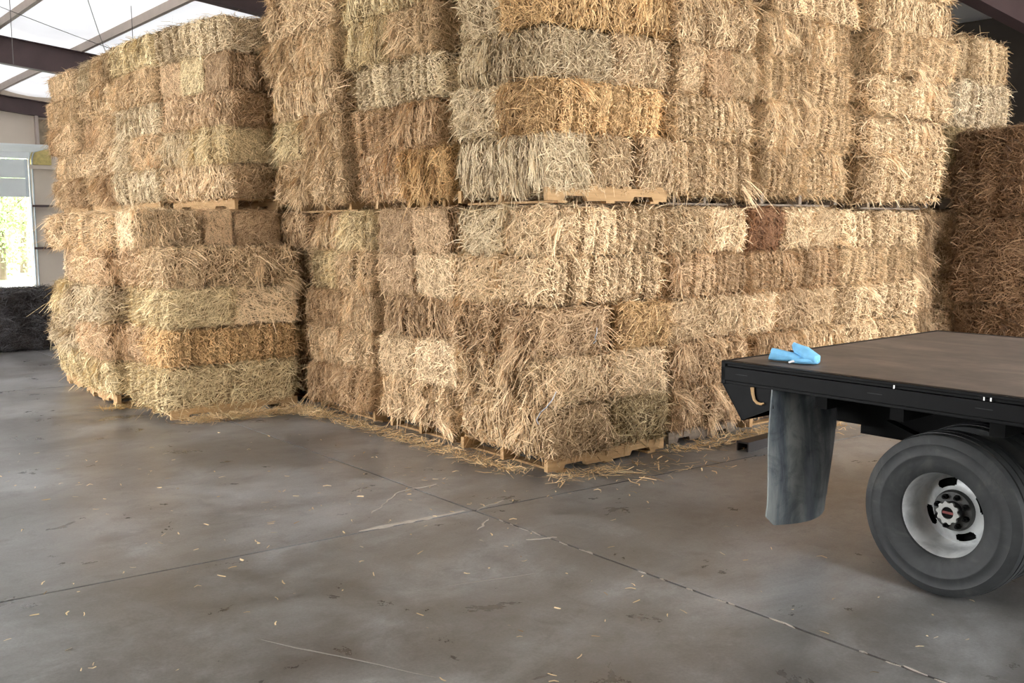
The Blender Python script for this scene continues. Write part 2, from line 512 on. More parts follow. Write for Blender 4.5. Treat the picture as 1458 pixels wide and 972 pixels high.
# trees outside the far door
def tree(r, l, h, spread, label, seed):
    g = np.random.default_rng(seed)
    t = thing('tree', label, 'tree', r, l, -0.06, 0, 'trees outside the far door')
    mb = MB().tube([(0, 0, 0), (0.1, 0.05, h * 0.3), (-0.05, 0.1, h * 0.6), (0.05, 0, h * 0.9)], [0.16, 0.12, 0.08, 0.03], 7)
    mb.build('trunk', M['bark'], t, True)
    for k in range(6):
        az = g.uniform(0, 6.28)
        z0 = h * g.uniform(0.2, 0.7)
        MB().tube([(0, 0, z0), (math.cos(az) * spread * 0.4, math.sin(az) * spread * 0.4, z0 + 0.5), (math.cos(az) * spread * 0.8, math.sin(az) * spread * 0.8, z0 + 0.9)], [0.05, 0.035, 0.012], 5).build('branch', M['bark'], t, True)
    nl = 5000
    cc = g.normal(0, 1, (40, 3)) * np.array([spread * 0.5, spread * 0.5, h * 0.24]) + np.array([0, 0, h * 0.55])
    c = cc[g.integers(0, 40, nl)] + g.normal(0, 1, (nl, 3)) * np.array([0.34, 0.34, 0.28])
    c[:, 2] = np.maximum(c[:, 2], 0.15)
    u = g.normal(0, 1, (nl, 3)); u /= np.linalg.norm(u, axis=1)[:, None]
    w = np.cross(u, g.normal(0, 1, (nl, 3))); w /= np.linalg.norm(w, axis=1)[:, None]
    s1, s2 = g.uniform(0.06, 0.11, nl)[:, None], g.uniform(0.03, 0.05, nl)[:, None]
    v = np.stack([c - u * s1, c + w * s2, c + u * s1, c - w * s2], 1).reshape(-1, 3)
    me = bpy.data.meshes.new('foliage')
    me.from_pydata(v.tolist(), [], np.arange(nl * 4).reshape(-1, 4).tolist())
    me.materials.append(M['leaf'])
    f = link('foliage', me, t)
    f['kind'] = 'stuff'
tree(3.6, 33.5, 5.0, 1.8, 'pale green leafy tree just outside the far door jamb', 1)
tree(1.9, 36.0, 6.0, 2.2, 'tall leafy tree outside far door, at photo edge', 2)
tree(5.6, 39.0, 6.5, 2.4, 'farther leafy tree seen low through the far door', 3)

# ------------------------------------------------------------------ straw bales
BX, BY, BZ = 1.0, 0.48, 0.36
def ribbon_mesh(name, p0, p1, p2, side, width, tone, mat):
    """flat bent straw stalks: three cross-sections each"""
    n = len(p0)
    w = side * (width[:, None] * 0.5)
    v = np.stack([p0 - w, p0 + w, p1 - w, p1 + w, p2 - w * 0.6, p2 + w * 0.6], 1).reshape(-1, 3)
    base = (np.arange(n) * 6)[:, None]
    f = np.concatenate([base + np.array([0, 1, 3, 2]), base + np.array([2, 3, 5, 4])], 1).reshape(-1, 4)
    me = bpy.data.meshes.new(name)
    me.vertices.add(len(v))
    me.vertices.foreach_set('co', v.astype(np.float32).ravel())
    me.loops.add(f.size)
    me.loops.foreach_set('vertex_index', f.astype(np.int32).ravel())
    me.polygons.add(len(f))
    me.polygons.foreach_set('loop_start', (np.arange(len(f)) * 4).astype(np.int32))
    at = me.attributes.new('tone', 'FLOAT', 'POINT')
    at.data.foreach_set('value', np.repeat(tone, 6).astype(np.float32))
    me.update(calc_edges=True)
    me.materials.append(mat)
    return me

def bale_shape(kind, g):
    """returns f(points on the block, outward normals) -> displaced points"""
    nf = int(g.integers(8, 12))
    cuts = BX * np.sort(np.concatenate([[-0.5, 0.5], -0.5 + (np.arange(1, nf) + g.uniform(-0.25, 0.25, nf - 1)) / nf]))
    amp = {'c': 0.010, 'h': 0.008, 'l': 0.016}[kind]
    offy = g.normal(0, amp, (nf, 2)); offz = g.normal(0, amp * 0.7, (nf, 2))
    groove = {'c': 0.030, 'h': 0.014, 'l': 0.016}[kind] * g.uniform(0.5, 1.6, nf + 1)
    ks = g.normal(0, 1, (14, 3)) * np.array([9, 14, 16]); ph = g.uniform(0, 6.28, 14)
    skew = g.normal(0, 0.02, 2)
    ft = g.normal(0, {'c': 0.26, 'h': 0.12, 'l': 0.12}[kind], nf)
    def f(p, nrm):
        x = p[:, 0]
        i = np.clip(np.searchsorted(cuts, x) - 1, 0, nf - 1)
        d = np.minimum(x - cuts[i], cuts[i + 1] - x)
        gr = -groove[i] * np.exp(-(d / 0.015) ** 2)
        oy = np.where(nrm[:, 1] > 0, offy[i, 0], offy[i, 1]); oz = np.where(nrm[:, 2] > 0, offz[i, 0], offz[i, 1])
        nz = np.sin(p @ ks.T + ph).sum(1) * 0.0022 * (1.6 if kind == 'l' else 1)
        bulge = 0.014 * (1 - (2 * p[:, 2] / BZ) ** 2)
        q = p.copy()
        side = np.abs(nrm[:, 1]); top = np.abs(nrm[:, 2]); end = np.abs(nrm[:, 0])
        q[:, 1] += nrm[:, 1] * (oy + gr * 1.3 + bulge * side + nz)
        q[:, 2] += nrm[:, 2] * (oz * 0.6 + gr * 0.5 + nz * 0.7)
        q[:, 0] += nrm[:, 0] * (nz * 1.6 + 0.02 * (1 - (2 * p[:, 2] / BZ) ** 2)) + skew[0] * p[:, 2] / BZ
        q[:, 1] += skew[1] * p[:, 2] / BZ
        return q
    f.tone = lambda x: ft[np.clip(np.searchsorted(cuts, x) - 1, 0, nf - 1)]
    return f

def bale_surface(u):
    """points of a rounded block and their normals from points on the plain block"""
    rad = 0.062
    h = np.array([BX, BY, BZ]) / 2
    inner = np.clip(u, -(h - rad), h - rad)
    d = u - inner
    nrm = d / np.maximum(np.linalg.norm(d, axis=1), 1e-6)[:, None]
    return inner + nrm * rad, nrm

def make_bale(kind, seed, mult=1.0, stalk_dir=(0, 0, 1.0)):
    g = np.random.default_rng(seed)
    f = bale_shape(kind, g)
    h = np.array([BX, BY, BZ]) / 2
    nx, ny, nz = 56, 14, 12
    mb_v, mb_f = [], []
    o = 0
    cnt = {0: nx, 1: ny, 2: nz}
    for ax in range(3):
        a, b = [k for k in range(3) if k != ax]
        for s in (-1, 1):
            A_, B_ = np.meshgrid(np.linspace(-1, 1, cnt[a] + 1), np.linspace(-1, 1, cnt[b] + 1), indexing='ij')
            # crowd the rows towards the rounded edges
            u = np.zeros((A_.size, 3))
            u[:, a] = A_.ravel() * h[a]; u[:, b] = B_.ravel() * h[b]; u[:, ax] = s * h[ax]
            mb_v.append(u)
            idx = np.arange(A_.size).reshape(A_.shape) + o
            q = np.stack([idx[:-1, :-1], idx[1:, :-1], idx[1:, 1:], idx[:-1, 1:]], -1).reshape(-1, 4)
            flip = (s > 0) == (ax == 1)
            mb_f.append(q[:, ::-1] if flip else q)
            o += A_.size
    u = np.concatenate(mb_v)
    p, nrm = bale_surface(u)
    p = f(p, nrm)
    me = bpy.data.meshes.new('straw_bale')
    me.from_pydata(p.tolist(), [], np.concatenate(mb_f).tolist())
    bm = bmesh.new(); bm.from_mesh(me)
    bmesh.ops.remove_doubles(bm, verts=bm.verts, dist=1e-5)
    bmesh.ops.recalc_face_normals(bm, faces=bm.faces)
    bm.to_mesh(me); bm.free()
    me.shade_smooth()
    me.materials.append(M['body'])
    # stalks
    P0, P1, P2, S, WD, T = [], [], [], [], [], []
    def emit(u, n_dir, lift, length, width, tone_mu, spread):
        """u block points; n_dir mean direction on the face (n,3)"""
        n = len(u)
        p, nr = bale_surface(u)
        p = f(p, nr)
        d = n_dir + g.normal(0, 1, (n, 3)) * spread
        d -= nr * (d * nr).sum(1)[:, None]
        d /= np.maximum(np.linalg.norm(d, axis=1), 1e-6)[:, None]
        lf = np.abs(g.normal(0, 1, n))[:, None] * lift
        ln = (length * g.uniform(0.5, 1.5, n))[:, None]
        c = p + nr * 0.003
        a0 = c - d * ln * 0.5 - nr * 0.004
        a1 = c + nr * (0.004 + lf * ln * 0.4)
        a2 = c + d * ln * 0.5 + nr * (lf * ln)
        a2[:, 2] -= (lf * ln)[:, 0] * 0.25
        s = np.cross(d, nr + g.normal(0, 0.5, (n, 3))); s /= np.maximum(np.linalg.norm(s, axis=1), 1e-6)[:, None]
        P0.append(a0); P1.append(a1); P2.append(a2); S.append(s); WD.append(width * g.uniform(0.6, 1.4, n)); T.append(np.clip(g.normal(tone_mu, 0.32, n) + f.tone(u[:, 0]), 0, 1))
    def face_pts(ax, s, n):
        u = (g.uniform(-1, 1, (n, 3))) * h * 0.985
        u[:, ax] = s * h[ax]
        return u
    Z = np.array(stalk_dir)
    K = dict(c=(0.032, 0.8, 0.14, 0.56), h=(0.085, 0.36, 0.13, 0.50), l=(0.10, 0.75, 0.28, 0.52))[kind]
    ln, spread, lift, tone = K
    nside = int(dict(c=2300, h=1250, l=1200)[kind] * mult)
    # clumps lean together
    def lean(n, base, u, ax):
        k = g.normal(0, 1, (6, 3)) * 12; ph_ = g.uniform(0, 6.28, 6)
        w = np.sin(u @ k.T + ph_)
        v = base + np.stack([w[:, :3].sum(1), w[:, 3:].sum(1), np.zeros(n)], 1) * (0.25 if kind != 'l' else 0.45)
        return v
    for s in (-1, 1):
        u = face_pts(1, s, nside)
        emit(u, lean(nside, Z * g.choice([-1, 1], nside)[:, None], u, 1), lift, ln, 0.0042 if kind == 'c' else 0.0056, tone, spread)
        m = nside // 3
        u = face_pts(1, s, m)                                     # short cut ends standing out
        emit(u, g.normal(0, 1, (m, 3)), 1.6, 0.022, 0.005, tone + 0.12, 0.8)
        m = int(900 * mult)
        u = face_pts(0, s, m)
        emit(u, np.tile(np.array([0, 0.6, 0.5]), (m, 1)) * g.choice([-1, 1], m)[:, None], 0.3, 0.08, 0.0042, tone, 0.8)
    m = int(700 * mult)
    emit(face_pts(2, 1, m), np.tile(np.array([0.2, 1.0, 0]), (m, 1)) * g.choice([-1, 1], m)[:, None], 0.3, 0.10, 0.0042, tone, 0.7)
    emit(face_pts(2, -1, 300), g.normal(0, 1, (300, 3)), 0.3, 0.08, 0.0042, tone, 0.7)
    # fringe along every edge: stalks that stick straight out
    m = int(dict(c=420, h=450, l=700)[kind] * (1 + mult) / 2)
    u = g.uniform(-1, 1, (m, 3)) * h
    ax = g.choice([0, 1, 2], m, p=[0.5, 0.15, 0.35])              # edge runs along this axis
    for k in range(3):
        for b in range(3):
            if b != k:
                sel = ax == k
                u[sel, b] = np.sign(u[sel, b]) * h[b]
    emit(u, np.stack([g.normal(0, 1, m), np.sign(u[:, 1]) * 0.8, -0.6 + g.normal(0, 0.7, m)], 1), 0.6, 0.062, 0.0048, tone + 0.10, 0.5)
    # tufts pulled out of the side
    nt = dict(c=1, h=3, l=7)[kind]
    for _ in range(nt):
        s = g.choice([-1, 1])
        c = face_pts(1, s, 1)[0]
        m = int(g.integers(40, 90))
        u = c + g.normal(0, 0.03, (m, 3)); u = np.clip(u, -h, h); u[:, 1] = s * h[1]
        dr_ = np.array([g.normal(0, 0.7), 0, -1.0])
        emit(u, np.tile(dr_, (m, 1)), 0.5, 0.12, 0.005, 0.75, 0.35)
    st = ribbon_mesh('straw', np.concatenate(P0), np.concatenate(P1), np.concatenate(P2), np.concatenate(S), np.concatenate(WD), np.concatenate(T), M['stalk'])
    # baling twine: two loops the long way round
    tw = []
    for y in (-0.11, 0.115):
        e = []
        for t in np.linspace(0, 1, 41)[:-1]:
            per = t * 2 * (BX + BZ)
            if per < BX: q = (-BX / 2 + per, BZ / 2)
            elif per < BX + BZ: q = (BX / 2, BZ / 2 - (per - BX))
            elif per < 2 * BX + BZ: q = (BX / 2 - (per - BX - BZ), -BZ / 2)
            else: q = (-BX / 2, -BZ / 2 + (per - 2 * BX - BZ))
            e.append((q[0], y, q[1]))
        pp, nn = bale_surface(np.array(e))
        pp = f(pp, nn)
        pp += nn * 0.001
        pts = [tuple(q) for q in pp] + [tuple(pp[0])]
        tw.append(MB().tube(pts, 0.0035, 5, False).mesh('twine', M['twine']))
    return me, st, tw

VARIANTS = {k: [make_bale(k, 100 * i + ord(k)) for i in range(5)] for k in 'chl'}
TINT = dict(p=(233, 205, 166), g=(224, 187, 136), t=(222, 193, 154), b=(207, 175, 137), y=(217, 196, 162), n=(225, 203, 160), r=(158, 116, 84), w=(236, 216, 184), d=(190, 160, 124))
WORD = dict(p='pale straw', g='golden orange', t='tan', b='brown', y='greyish', n='greenish yellow', r='rust brown', w='whitish', d='dark brown')
ORD = ['bottom', 'second', 'third', 'fourth', 'fifth', 'sixth', 'seventh']
used_labels = set()
def add_bale(box, z0, z1, tint, kind, label, rot=0.0, origin=None, seed=None):
    """box = r0, r1, l0, l1 in the stack's own frame; origin = (r, l, angle) of that frame"""
    r0, r1, l0, l1 = box
    along_r = (r1 - r0) >= (l1 - l0)
    ln, wd = ((r1 - r0), (l1 - l0)) if along_r else ((l1 - l0), (r1 - r0))
    me, st, tw = random.choice(VARIANTS[kind])
    o = link('straw_bale', me)
    cr, cl = (r0 + r1) / 2, (l0 + l1) / 2
    orr, orl, oa = origin
    o.location = W(orr + math.cos(oa) * cr - math.sin(oa) * cl, orl + math.sin(oa) * cr + math.cos(oa) * cl, (z0 + z1) / 2)
    o.rotation_euler = (random.gauss(0, 0.008), random.gauss(0, 0.008), A + oa + rot + (0 if along_r else math.pi / 2) + random.choice((0, math.pi)))
    o.scale = ((ln - 0.045) / (BX + 0.02), (wd - 0.02) / (BY + 0.02), (z1 - z0 - 0.004) / (BZ + 0.004))
    j_ = random.gauss(0, 5)
    c = srgb(*[max(0, min(255, v + j_)) for v in TINT[tint]])
    o.color = c
    while label in used_labels:
        label += ' again'
    used_labels.add(label)
    tag(o, label, 'straw bale', 'straw bales')
    s = link('straw', st, o)
    s.color = c
    s['kind'] = 'stuff'
    for t in tw:
        link('twine', t, o)
    return o

# pallets
STR_L, STR_W = 1.22, 1.02
_p = [(0, 0.016), (0.15, 0.016), (0.17, 0.05), (0.36, 0.05), (0.38, 0.016), (0.84, 0.016), (0.86, 0.05), (1.05, 0.05), (1.07, 0.016), (1.22, 0.016), (1.22, 0.106), (0, 0.106)]
stringer_me = {m: MB().prism([(x - 0.61, z) for x, z in _p], 'y', -0.019, 0.019).mesh('stringer', M[m]) for m in ('pallet', 'pallet_old')}
board_me = {m: MB().box(-0.045, 0.045, -0.51, 0.51, 0, 0.016).mesh('deck_board', M[m]) for m in ('pallet', 'pallet_old')}
def pallet(r, l, z, stringers_along, label, mat='pallet', rot=0.0, sx=1.0, sy=1.0):
    """r, l = centre"""
    t = thing('pallet', label, 'pallet', r, l, z, rot + (0 if stringers_along == 'r' else math.pi / 2), 'wooden pallets')
    for y in (-0.49, 0.0, 0.49):
        link('stringer', stringer_me[mat], t).location = (0, y, 0)
    for k in range(7):
        link('deck_board', board_me[mat], t).location = (-0.525 + 1.05 * k / 6, 0, 0.106)
    for x in (-0.47, 0.0, 0.47):
        link('deck_board', board_me[mat], t).location = (x, 0, 0)
    t.scale = (sx, sy, 1.0)
    return t

def stack(desc, r0, l0, wr, wl, zb, heights, layers, vis, pal='r', palmat='pallet', rot=0.0, lean=(0, 0), lean_l=0.0, pallet_too=True, tuck=0.12, sag=0.0):
    """layers: list of (code, tints, kinds). codes: R = bales along r, L<n> = n bales along l, R2/R3 = front row cut in 2/3 along r, S<n> = the side row cut along l"""
    if pallet_too:
        c, s = math.cos(rot), math.sin(rot)
        px, py = wr / 2, wl / 2
        along, across = (wr, wl) if pal == 'r' else (wl, wr)
        pallet(r0 + c * px - s * py, l0 + s * px + c * py, zb, pal, 'wooden pallet under the ' + desc, palmat, rot, min(1.1, (along - tuck) / 1.22), min(1.1, (across - tuck) / 1.02))
    z = zb + 0.112 - sag
    for i, (code, tints, kinds) in enumerate(layers):
        h = heights[i] if isinstance(heights, (list, tuple)) else heights
        if i == 0:
            h += sag
        n = int(code[1:]) if len(code) > 1 else 1
        if code[0] == 'L':
            bx = [(wr * k / n, wr * (k + 1) / n, 0, wl) for k in range(n)]
        elif code[0] == 'R':
            bx = [(wr * k / n, wr * (k + 1) / n, 0, wl * 0.5) for k in range(n)] + [(0, wr, wl * 0.5, wl)]
        else:
            bx = [(0, wr * 0.5, wl * k / n, wl * (k + 1) / n) for k in range(n)] + [(wr * 0.5, wr, 0, wl)]
        keep = [(k, b) for k, b in enumerate(bx) if ('R' in vis and b[2] == 0) or ('L' in vis and b[0] == 0)]
        # order from left to right as one faces the pile
        nk = len(keep)
        jr, jl_ = random.gauss(0, 0.022), random.gauss(0, 0.022)
        for q, (k, b) in enumerate(sorted(keep, key=lambda kb: (kb[1][0] + kb[1][1]) - (kb[1][2] + kb[1][3]))):
            t = tints[min(q, len(tints) - 1)]
            kd = kinds[min(q, len(kinds) - 1)]
            pos = {1: '', 2: ('left ', 'right ')[q] if q < 2 else '', 3: ('left ', 'middle ', 'right ')[q] if q < 3 else ''}.get(nk, ORD[q] + '-from-left ')
            lay = 'top' if i == len(layers) - 1 else ORD[i]
            label = f'{pos}{WORD[t]} bale in {lay} layer of the {desc}'
            dr_, dl_ = jr + lean[0] * i + random.gauss(0, 0.014), jl_ + lean_l * i + random.gauss(0, 0.014)
            bb = (b[0] + dr_, b[1] + dr_, b[2] + dl_, b[3] + dl_)
            add_bale(bb, z + 0.001, z + h, t, kd, label, random.gauss(0, 0.012), (r0, l0, rot))
        z += h

H1, H2 = 0.3545, 0.366
T2 = 1.905
# corner stacks
stack('lower front-corner stack', 0.0, 0.0, 1.25, 1.08, 0.0, H1,
      [('L2', 'tn', 'hc'), ('L2', 'tp', 'lc'), ('L2', 'bg', 'lc'), ('R', 'tp', 'lc'), ('R', 'yp', 'lc')], 'RL', tuck=0.045, sag=0.02)
stack('upper front-corner stack', 0.0, 0.0, 1.25, 1.08, T2, H2,
      [('L3', 'ypp', 'hcc'), ('R', 'yg', 'lc'), ('L2', 'yp', 'hc'), ('R', 'yg', 'lh'), ('L2', 'tp', 'hc')], 'RL', tuck=0.045, sag=0.055)
# along the truck side
stack('lower stack right of the corner', 1.29, 0.02, 0.95, 1.1, 0.0, H1,
      [('R', 'b', 'l'), ('R', 'b', 'l'), ('L2', 'tp', 'hc'), ('R', 'b', 'c'), ('L2', 'pp', 'cl')], 'R', 'r', 'pallet_old')
stack('upper stack right of the corner', 1.27, -0.01, 0.96, 1.1, T2, H2,
      [('R', 't', 'c'), ('R', 'p', 'c'), ('L3', 'pbp', 'cll'), ('R', 'p', 'l'), ('R', 'p', 'c')], 'R', 'l', 'pallet_old', tuck=0.2, sag=0.05)
stack('lower third stack towards the truck', 2.27, 0.02, 1.34, 1.1, 0.0, H1,
      [('R', 'b', 'l'), ('R2', 'bt', 'h'), ('L3', 'tdt', 'hhh'), ('R2', 'bb', 'cc'), ('L3', 'rpp', 'lhc')], 'R', 'l')
stack('upper third stack towards the truck', 2.32, -0.03, 1.26, 1.1, T2, H2,
      [('R2', 'tp', 'c'), ('R2', 'pp', 'lc'), ('R2', 'pp', 'c'), ('R2', 'pp', 'hc'), ('R', 'p', 'c')], 'R', 'l', 'pallet_old', 0, (0.02, 0), sag=0.045)
stack('lower fourth stack towards the truck', 3.66, 0.02, 1.40, 1.1, 0.0, H1,
      [('R', 't', 'h'), ('R', 't', 'c'), ('R', 'p', 'c'), ('R2', 'pt', 'c'), ('R', 'p', 'c')], 'R', 'l')
stack('upper fourth stack towards the truck', 3.70, -0.22, 1.38, 1.15, T2 - 0.02, H2,
      [('R', 't', 'c'), ('R', 'p', 'c'), ('R', 'p', 'c'), ('R2', 'pp', 'c'), ('R', 'p', 'h'), ('R', 'p', 'c')], 'R', 'l', 'pallet_old', tuck=0.3, sag=0.05)
stack('lower recessed end stack', 5.10, 0.22, 0.60, 1.0, 0.0, H1,
      [('R', 'd', 'h'), ('R', 'd', 'h'), ('R', 'b', 'h'), ('R', 'b', 'l'), ('R', 'd', 'l')], 'R', 'l', 'pallet_old')
stack('upper end stack', 5.86, 0.12, 1.16, 1.05, T2, [0.36, 0.38, 0.50, 0.46],
      [('R', 'b', 'h'), ('R2', 'nb', 'c'), ('R', 'w', 'c'), ('R', 'p', 'c')], 'R', 'l', 'pallet_old')
stack('lower end stack', 5.86, 0.12, 1.16, 1.05, 0.0, H1,
      [('R', 'b', 'h')] * 5, 'R', 'l', 'pallet_old')
# along the long side
stack('lower stack left of the corner', 0.02, 1.18, 1.1, 1.06, 0.0, H1,
      [('S1', 't', 'l'), ('S2', 'tp', 'cl'), ('S1', 'b', 'h'), ('S2', 'bp', 'hl'), ('S2', 'bb', 'hh')], 'L', 'r')
stack('upper stack left of the corner', -0.03, 1.20, 1.1, 1.30, T2 - 0.02, H2,
      [('S2', 'bg', 'hl'), ('S2', 'bb', 'ch'), ('S1', 'y', 'c'), ('S2', 'nt', 'hl'), ('S1', 'n', 'h')], 'L', 'r', 'pallet', 0, (-0.01, 0), 0.02, tuck=0.25, sag=0.035)
stack('lower third stack left of the corner', 0.0, 2.34, 1.1, 1.13, 0.0, H1 - 0.002,
      [('S2', 'bb', 'hl'), ('S2', 'tp', 'hl'), ('S2', 'bt', 'hh'), ('S2', 'nt', 'cl'), ('S2', 'tn', 'hl')], 'L', 'r')
stack('upper third stack left of the corner', -0.05, 2.63, 1.1, 1.25, T2 - 0.02, 0.375,
      [('S2', 'tt', 'll'), ('S2', 'nt', 'll'), ('S1', 't', 'h'), ('S2', 'tt', 'lh'), ('S1', 't', 'l'), ('S1', 'b', 'h')], 'L', 'r', 'pallet', 0, (-0.012, 0), 0.035, tuck=0.25, sag=0.035)
stack('upper recessed fourth stack', 0.10, 3.98, 1.1, 1.12, T2, 0.372,
      [('S1', 'n', 'h'), ('S2', 'bn', 'hl'), ('S1', 'b', 'h'), ('S1', 'd', 'h'), ('S1', 'd', 'h')], 'L', 'r', tuck=0.2, sag=0.05)
stack('lower recessed fourth stack', 0.06, 3.55, 1.1, 1.3, 0.0, H1, [('S1', 'b', 'h')] * 5, 'L', 'r')
# the protruding low stack
stack('low protruding stack', -1.36, 3.60, 1.33, 1.02, 0.0, 0.362,
      [('L2', 'nn', 'cc'), ('R', 'bg', 'lc'), ('L2', 'np', 'cc'), ('R', 'bt', 'll')], 'RL', 'r', sag=0.05, tuck=0.08)
zt = 0.124 + 4 * 0.362
for (a, b, t, k, w) in ((-1.50, -0.83, 'p', 'l', 'left'), (-0.80, -0.50, 'b', 'c', 'small middle'), (-0.48, -0.02, 'b', 'h', 'right')):
    add_bale((a, b, 3.98, 3.98 + (0.46 if b - a > 0.4 else 0.46)), zt + 0.001, 1.90, t, k, f'{w} {WORD[t]} bale lying on top of the low protruding stack', 0, (0, 0, 0))
# far part of the long side
stack('upper stack over the low protruding stack', -0.50, 4.02, 1.1, 1.34, T2, 0.352,
      [('S1', 't', 'h'), ('S2', 'yn', 'hl'), ('S1', 'b', 'h'), ('S3', 'bnb', 'hch'), ('S1', 'y', 'c')], 'L', 'l', 'pallet', 0.12, (0, 0), 0.01)
stack('upper stack beyond the low protruding stack', -0.72, 5.44, 1.1, 1.2, T2, 0.352,
      [('S1', 'y', 'h'), ('S2', 'yt', 'll'), ('S1', 'y', 'h'), ('S2', 'tt', 'hl'), ('S1', 'n', 'h')], 'L', 'l', 'pallet', 0.03, (0, 0), 0.02)
stack('upper far stack next to last', -0.72, 6.74, 1.1, 1.2, T2, 0.348,
      [('S2', 'tb', 'hl'), ('S1', 't', 'l'), ('S2', 'bt', 'hl'), ('S1', 't', 'h'), ('S2', 'yt', 'hh')], 'L', 'l', 'pallet', 0.0, (0, 0), 0.03)
stack('upper last far stack', -0.72, 8.02, 1.1, 1.2, T2, 0.345,
      [('S2', 'tb', 'll'), ('S1', 't', 'h'), ('S2', 'bt', 'hl'), ('S2', 'tt', 'hh'), ('S1', 't', 'h')], 'L', 'l', 'pallet', 0.0, (-0.01, 0), 0.03)
stack('lower far stack behind the doorway-side stacks', -0.6, 6.95, 1.1, 1.9, 0.0, H1,
      [('S1', 'b', 'h')] * 5, 'L', 'l')
stack('lower far-left stack nearest the protruding stack', -1.52, 4.74, 1.3, 1.0, 0.0, H1,
      [('L2', 'nt', 'hc'), ('R', 'bb', 'lh'), ('L2', 'yt', 'lh'), ('R', 'tb', 'hh'), ('L2', 'tn', 'ch')], 'RL', 'l')
stack('lower last far-left stack', -1.44, 5.80, 1.2, 1.0, 0.0, H1,
      [('S1', 'n', 'h'), ('S1', 'y', 'l'), ('S1', 'n', 'h'), ('S2', 'yb', 'lh'), ('S1', 't', 'l')], 'L', 'l')

# one bale by the doorway side has been pushed in and leaves a dark hollow
for o in bpy.data.objects:
    if o.get('label') == 'left greyish bale in fourth layer of the lower last far-left stack':
        o.location += RV * 0.12
        o['label'] = 'pushed-in greyish bale in a dark hollow of the last far-left stack'

# big bales: the dark stack beyond the truck and the low dark row by the far door
small_dims = (BX, BY, BZ)
BX, BY, BZ = 2.3, 1.2, 0.86
BIG = [make_bale('l', 901 + k, 4.5, (1.0, 0, 0.12)) for k in range(2)]
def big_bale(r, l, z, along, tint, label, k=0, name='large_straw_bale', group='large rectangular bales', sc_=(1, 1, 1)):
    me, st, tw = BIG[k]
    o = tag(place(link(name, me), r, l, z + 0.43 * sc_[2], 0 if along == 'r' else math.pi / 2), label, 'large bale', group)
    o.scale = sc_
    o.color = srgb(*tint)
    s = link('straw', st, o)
    s.color = o.color
    s['kind'] = 'stuff'
    for t in tw:
        link('twine', t, o)
    return o
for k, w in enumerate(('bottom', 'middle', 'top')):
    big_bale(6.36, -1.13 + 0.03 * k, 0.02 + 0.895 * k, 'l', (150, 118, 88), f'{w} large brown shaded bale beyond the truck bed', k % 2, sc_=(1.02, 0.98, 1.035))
BX, BY, BZ = small_dims
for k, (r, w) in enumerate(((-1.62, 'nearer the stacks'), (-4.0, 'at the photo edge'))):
    o = big_bale(r, 10.72, 0.012, 'r', (70, 67, 69), f'low dark grey bale near the far door, {w}', k, 'dark_grey_bale', 'low dark bales by the far door', (1.02, 0.95, 0.98))  # dark grey tint stands in for backlit shade on this row
stack('small grey far stack beside the doorway', 0.40, 12.0, 1.0, 1.0, 0.0, 0.37, [('S1', 'y', 'h')] * 6, 'L', 'l')

# ------------------------------------------------------------------ flatbed truck (local axes: x = r, y = l, z up)
TR, TL = 1.10, -2.87
truck = thing('flatbed_truck', 'black flatbed truck with weathered deck and dual rear wheels', 'truck', TR, TL)
class TB(MB):
    """solids given in shed axes r, l, z, stored in the truck's own axes"""
    def add(self, verts, faces):
        return super().add([(p[0] - TR, p[1] - TL, p[2]) for p in verts], faces)
S0, S1, BK, FR = -0.10, 2.30, -1.589, -5.4
D = 0.993
TB().box(S0 + 0.05, S1 - 0.05, FR, BK - 0.03, D - 0.02, D).build('deck', M['deck'], truck, False, 0.003)
def rail(x0, x1, inner):
    mb = TB().box(x0, x1, FR, BK, 0.885, 0.962)
    mb.box(x0 + (0.012 if inner > 0 else 0), x1 - (0 if inner > 0 else 0.012), FR, BK, 0.962, 0.978)
    mb.box(x0, x1, FR, BK, 0.978, D + 0.001)
    mb.box(x0 + 0.004 if inner > 0 else x1 - 0.03, x0 + 0.03 if inner > 0 else x1 - 0.004, FR, BK, 0.868, 0.885)
    return mb.build('side_rail', M['black'], truck, False, 0.003)
rail(S0, S0 + 0.05, 1)
rail(S1 - 0.05, S1, -1)
TB().box(S0, S1, BK - 0.03, BK, 0.865, D + 0.002).build('rear_rail', M['black'], truck, False, 0.004)
TB().prism([(BK + 0.004, 0.99), (BK + 0.004, 0.865), (-1.725, 0.672), (-1.93, 0.765), (-1.93, 0.87), (-1.76, 0.868)], 'x', S0 + 0.015, S0 + 0.025).build('corner_gusset', M['black'], truck)
TB().prism([(BK + 0.004, 0.865), (-1.725, 0.672), (-1.735, 0.672), (BK - 0.008, 0.865)], 'x', S0 + 0.015, S1 - 0.015).build('rear_skirt', M['black'], truck)
TB().prism([(BK + 0.004, 0.99), (BK + 0.004, 0.865), (-1.725, 0.672), (-1.93, 0.765), (-1.93, 0.87)], 'x', S1 - 0.025, S1 - 0.015).build('corner_gusset', M['black'], truck)
TB().tube([(S0 + 0.005, -1.80, 0.866), (S0 + 0.005, -1.805, 0.83), (S0 + 0.005, -1.815, 0.80), (S0 + 0.004, -1.835, 0.785), (S0 + 0.004, -1.862, 0.782), (S0 + 0.004, -1.878, 0.79)], [0.011, 0.009, 0.008, 0.008, 0.007, 0.004], 8).build('rope_hook', M['hook'], truck, True)  # tan tube stands in for straw light showing through the gap
for l, n in ((-2.62, 1), (-3.05, 2)):
    for q in range(n):
        TB().box(S0 - 0.003, S0, l - 0.012 - 0.03 * q, l - 0.006 - 0.03 * q, 0.965, 0.981).build('bolt', M['bolt'], truck)
for l in (-1.72, -2.52, -3.05):
    TB().box(S0 - 0.002, S0 + 0.001, l - 0.05, l + 0.03, 0.925, 0.928).build('scratched_edge', M['tire'], truck)
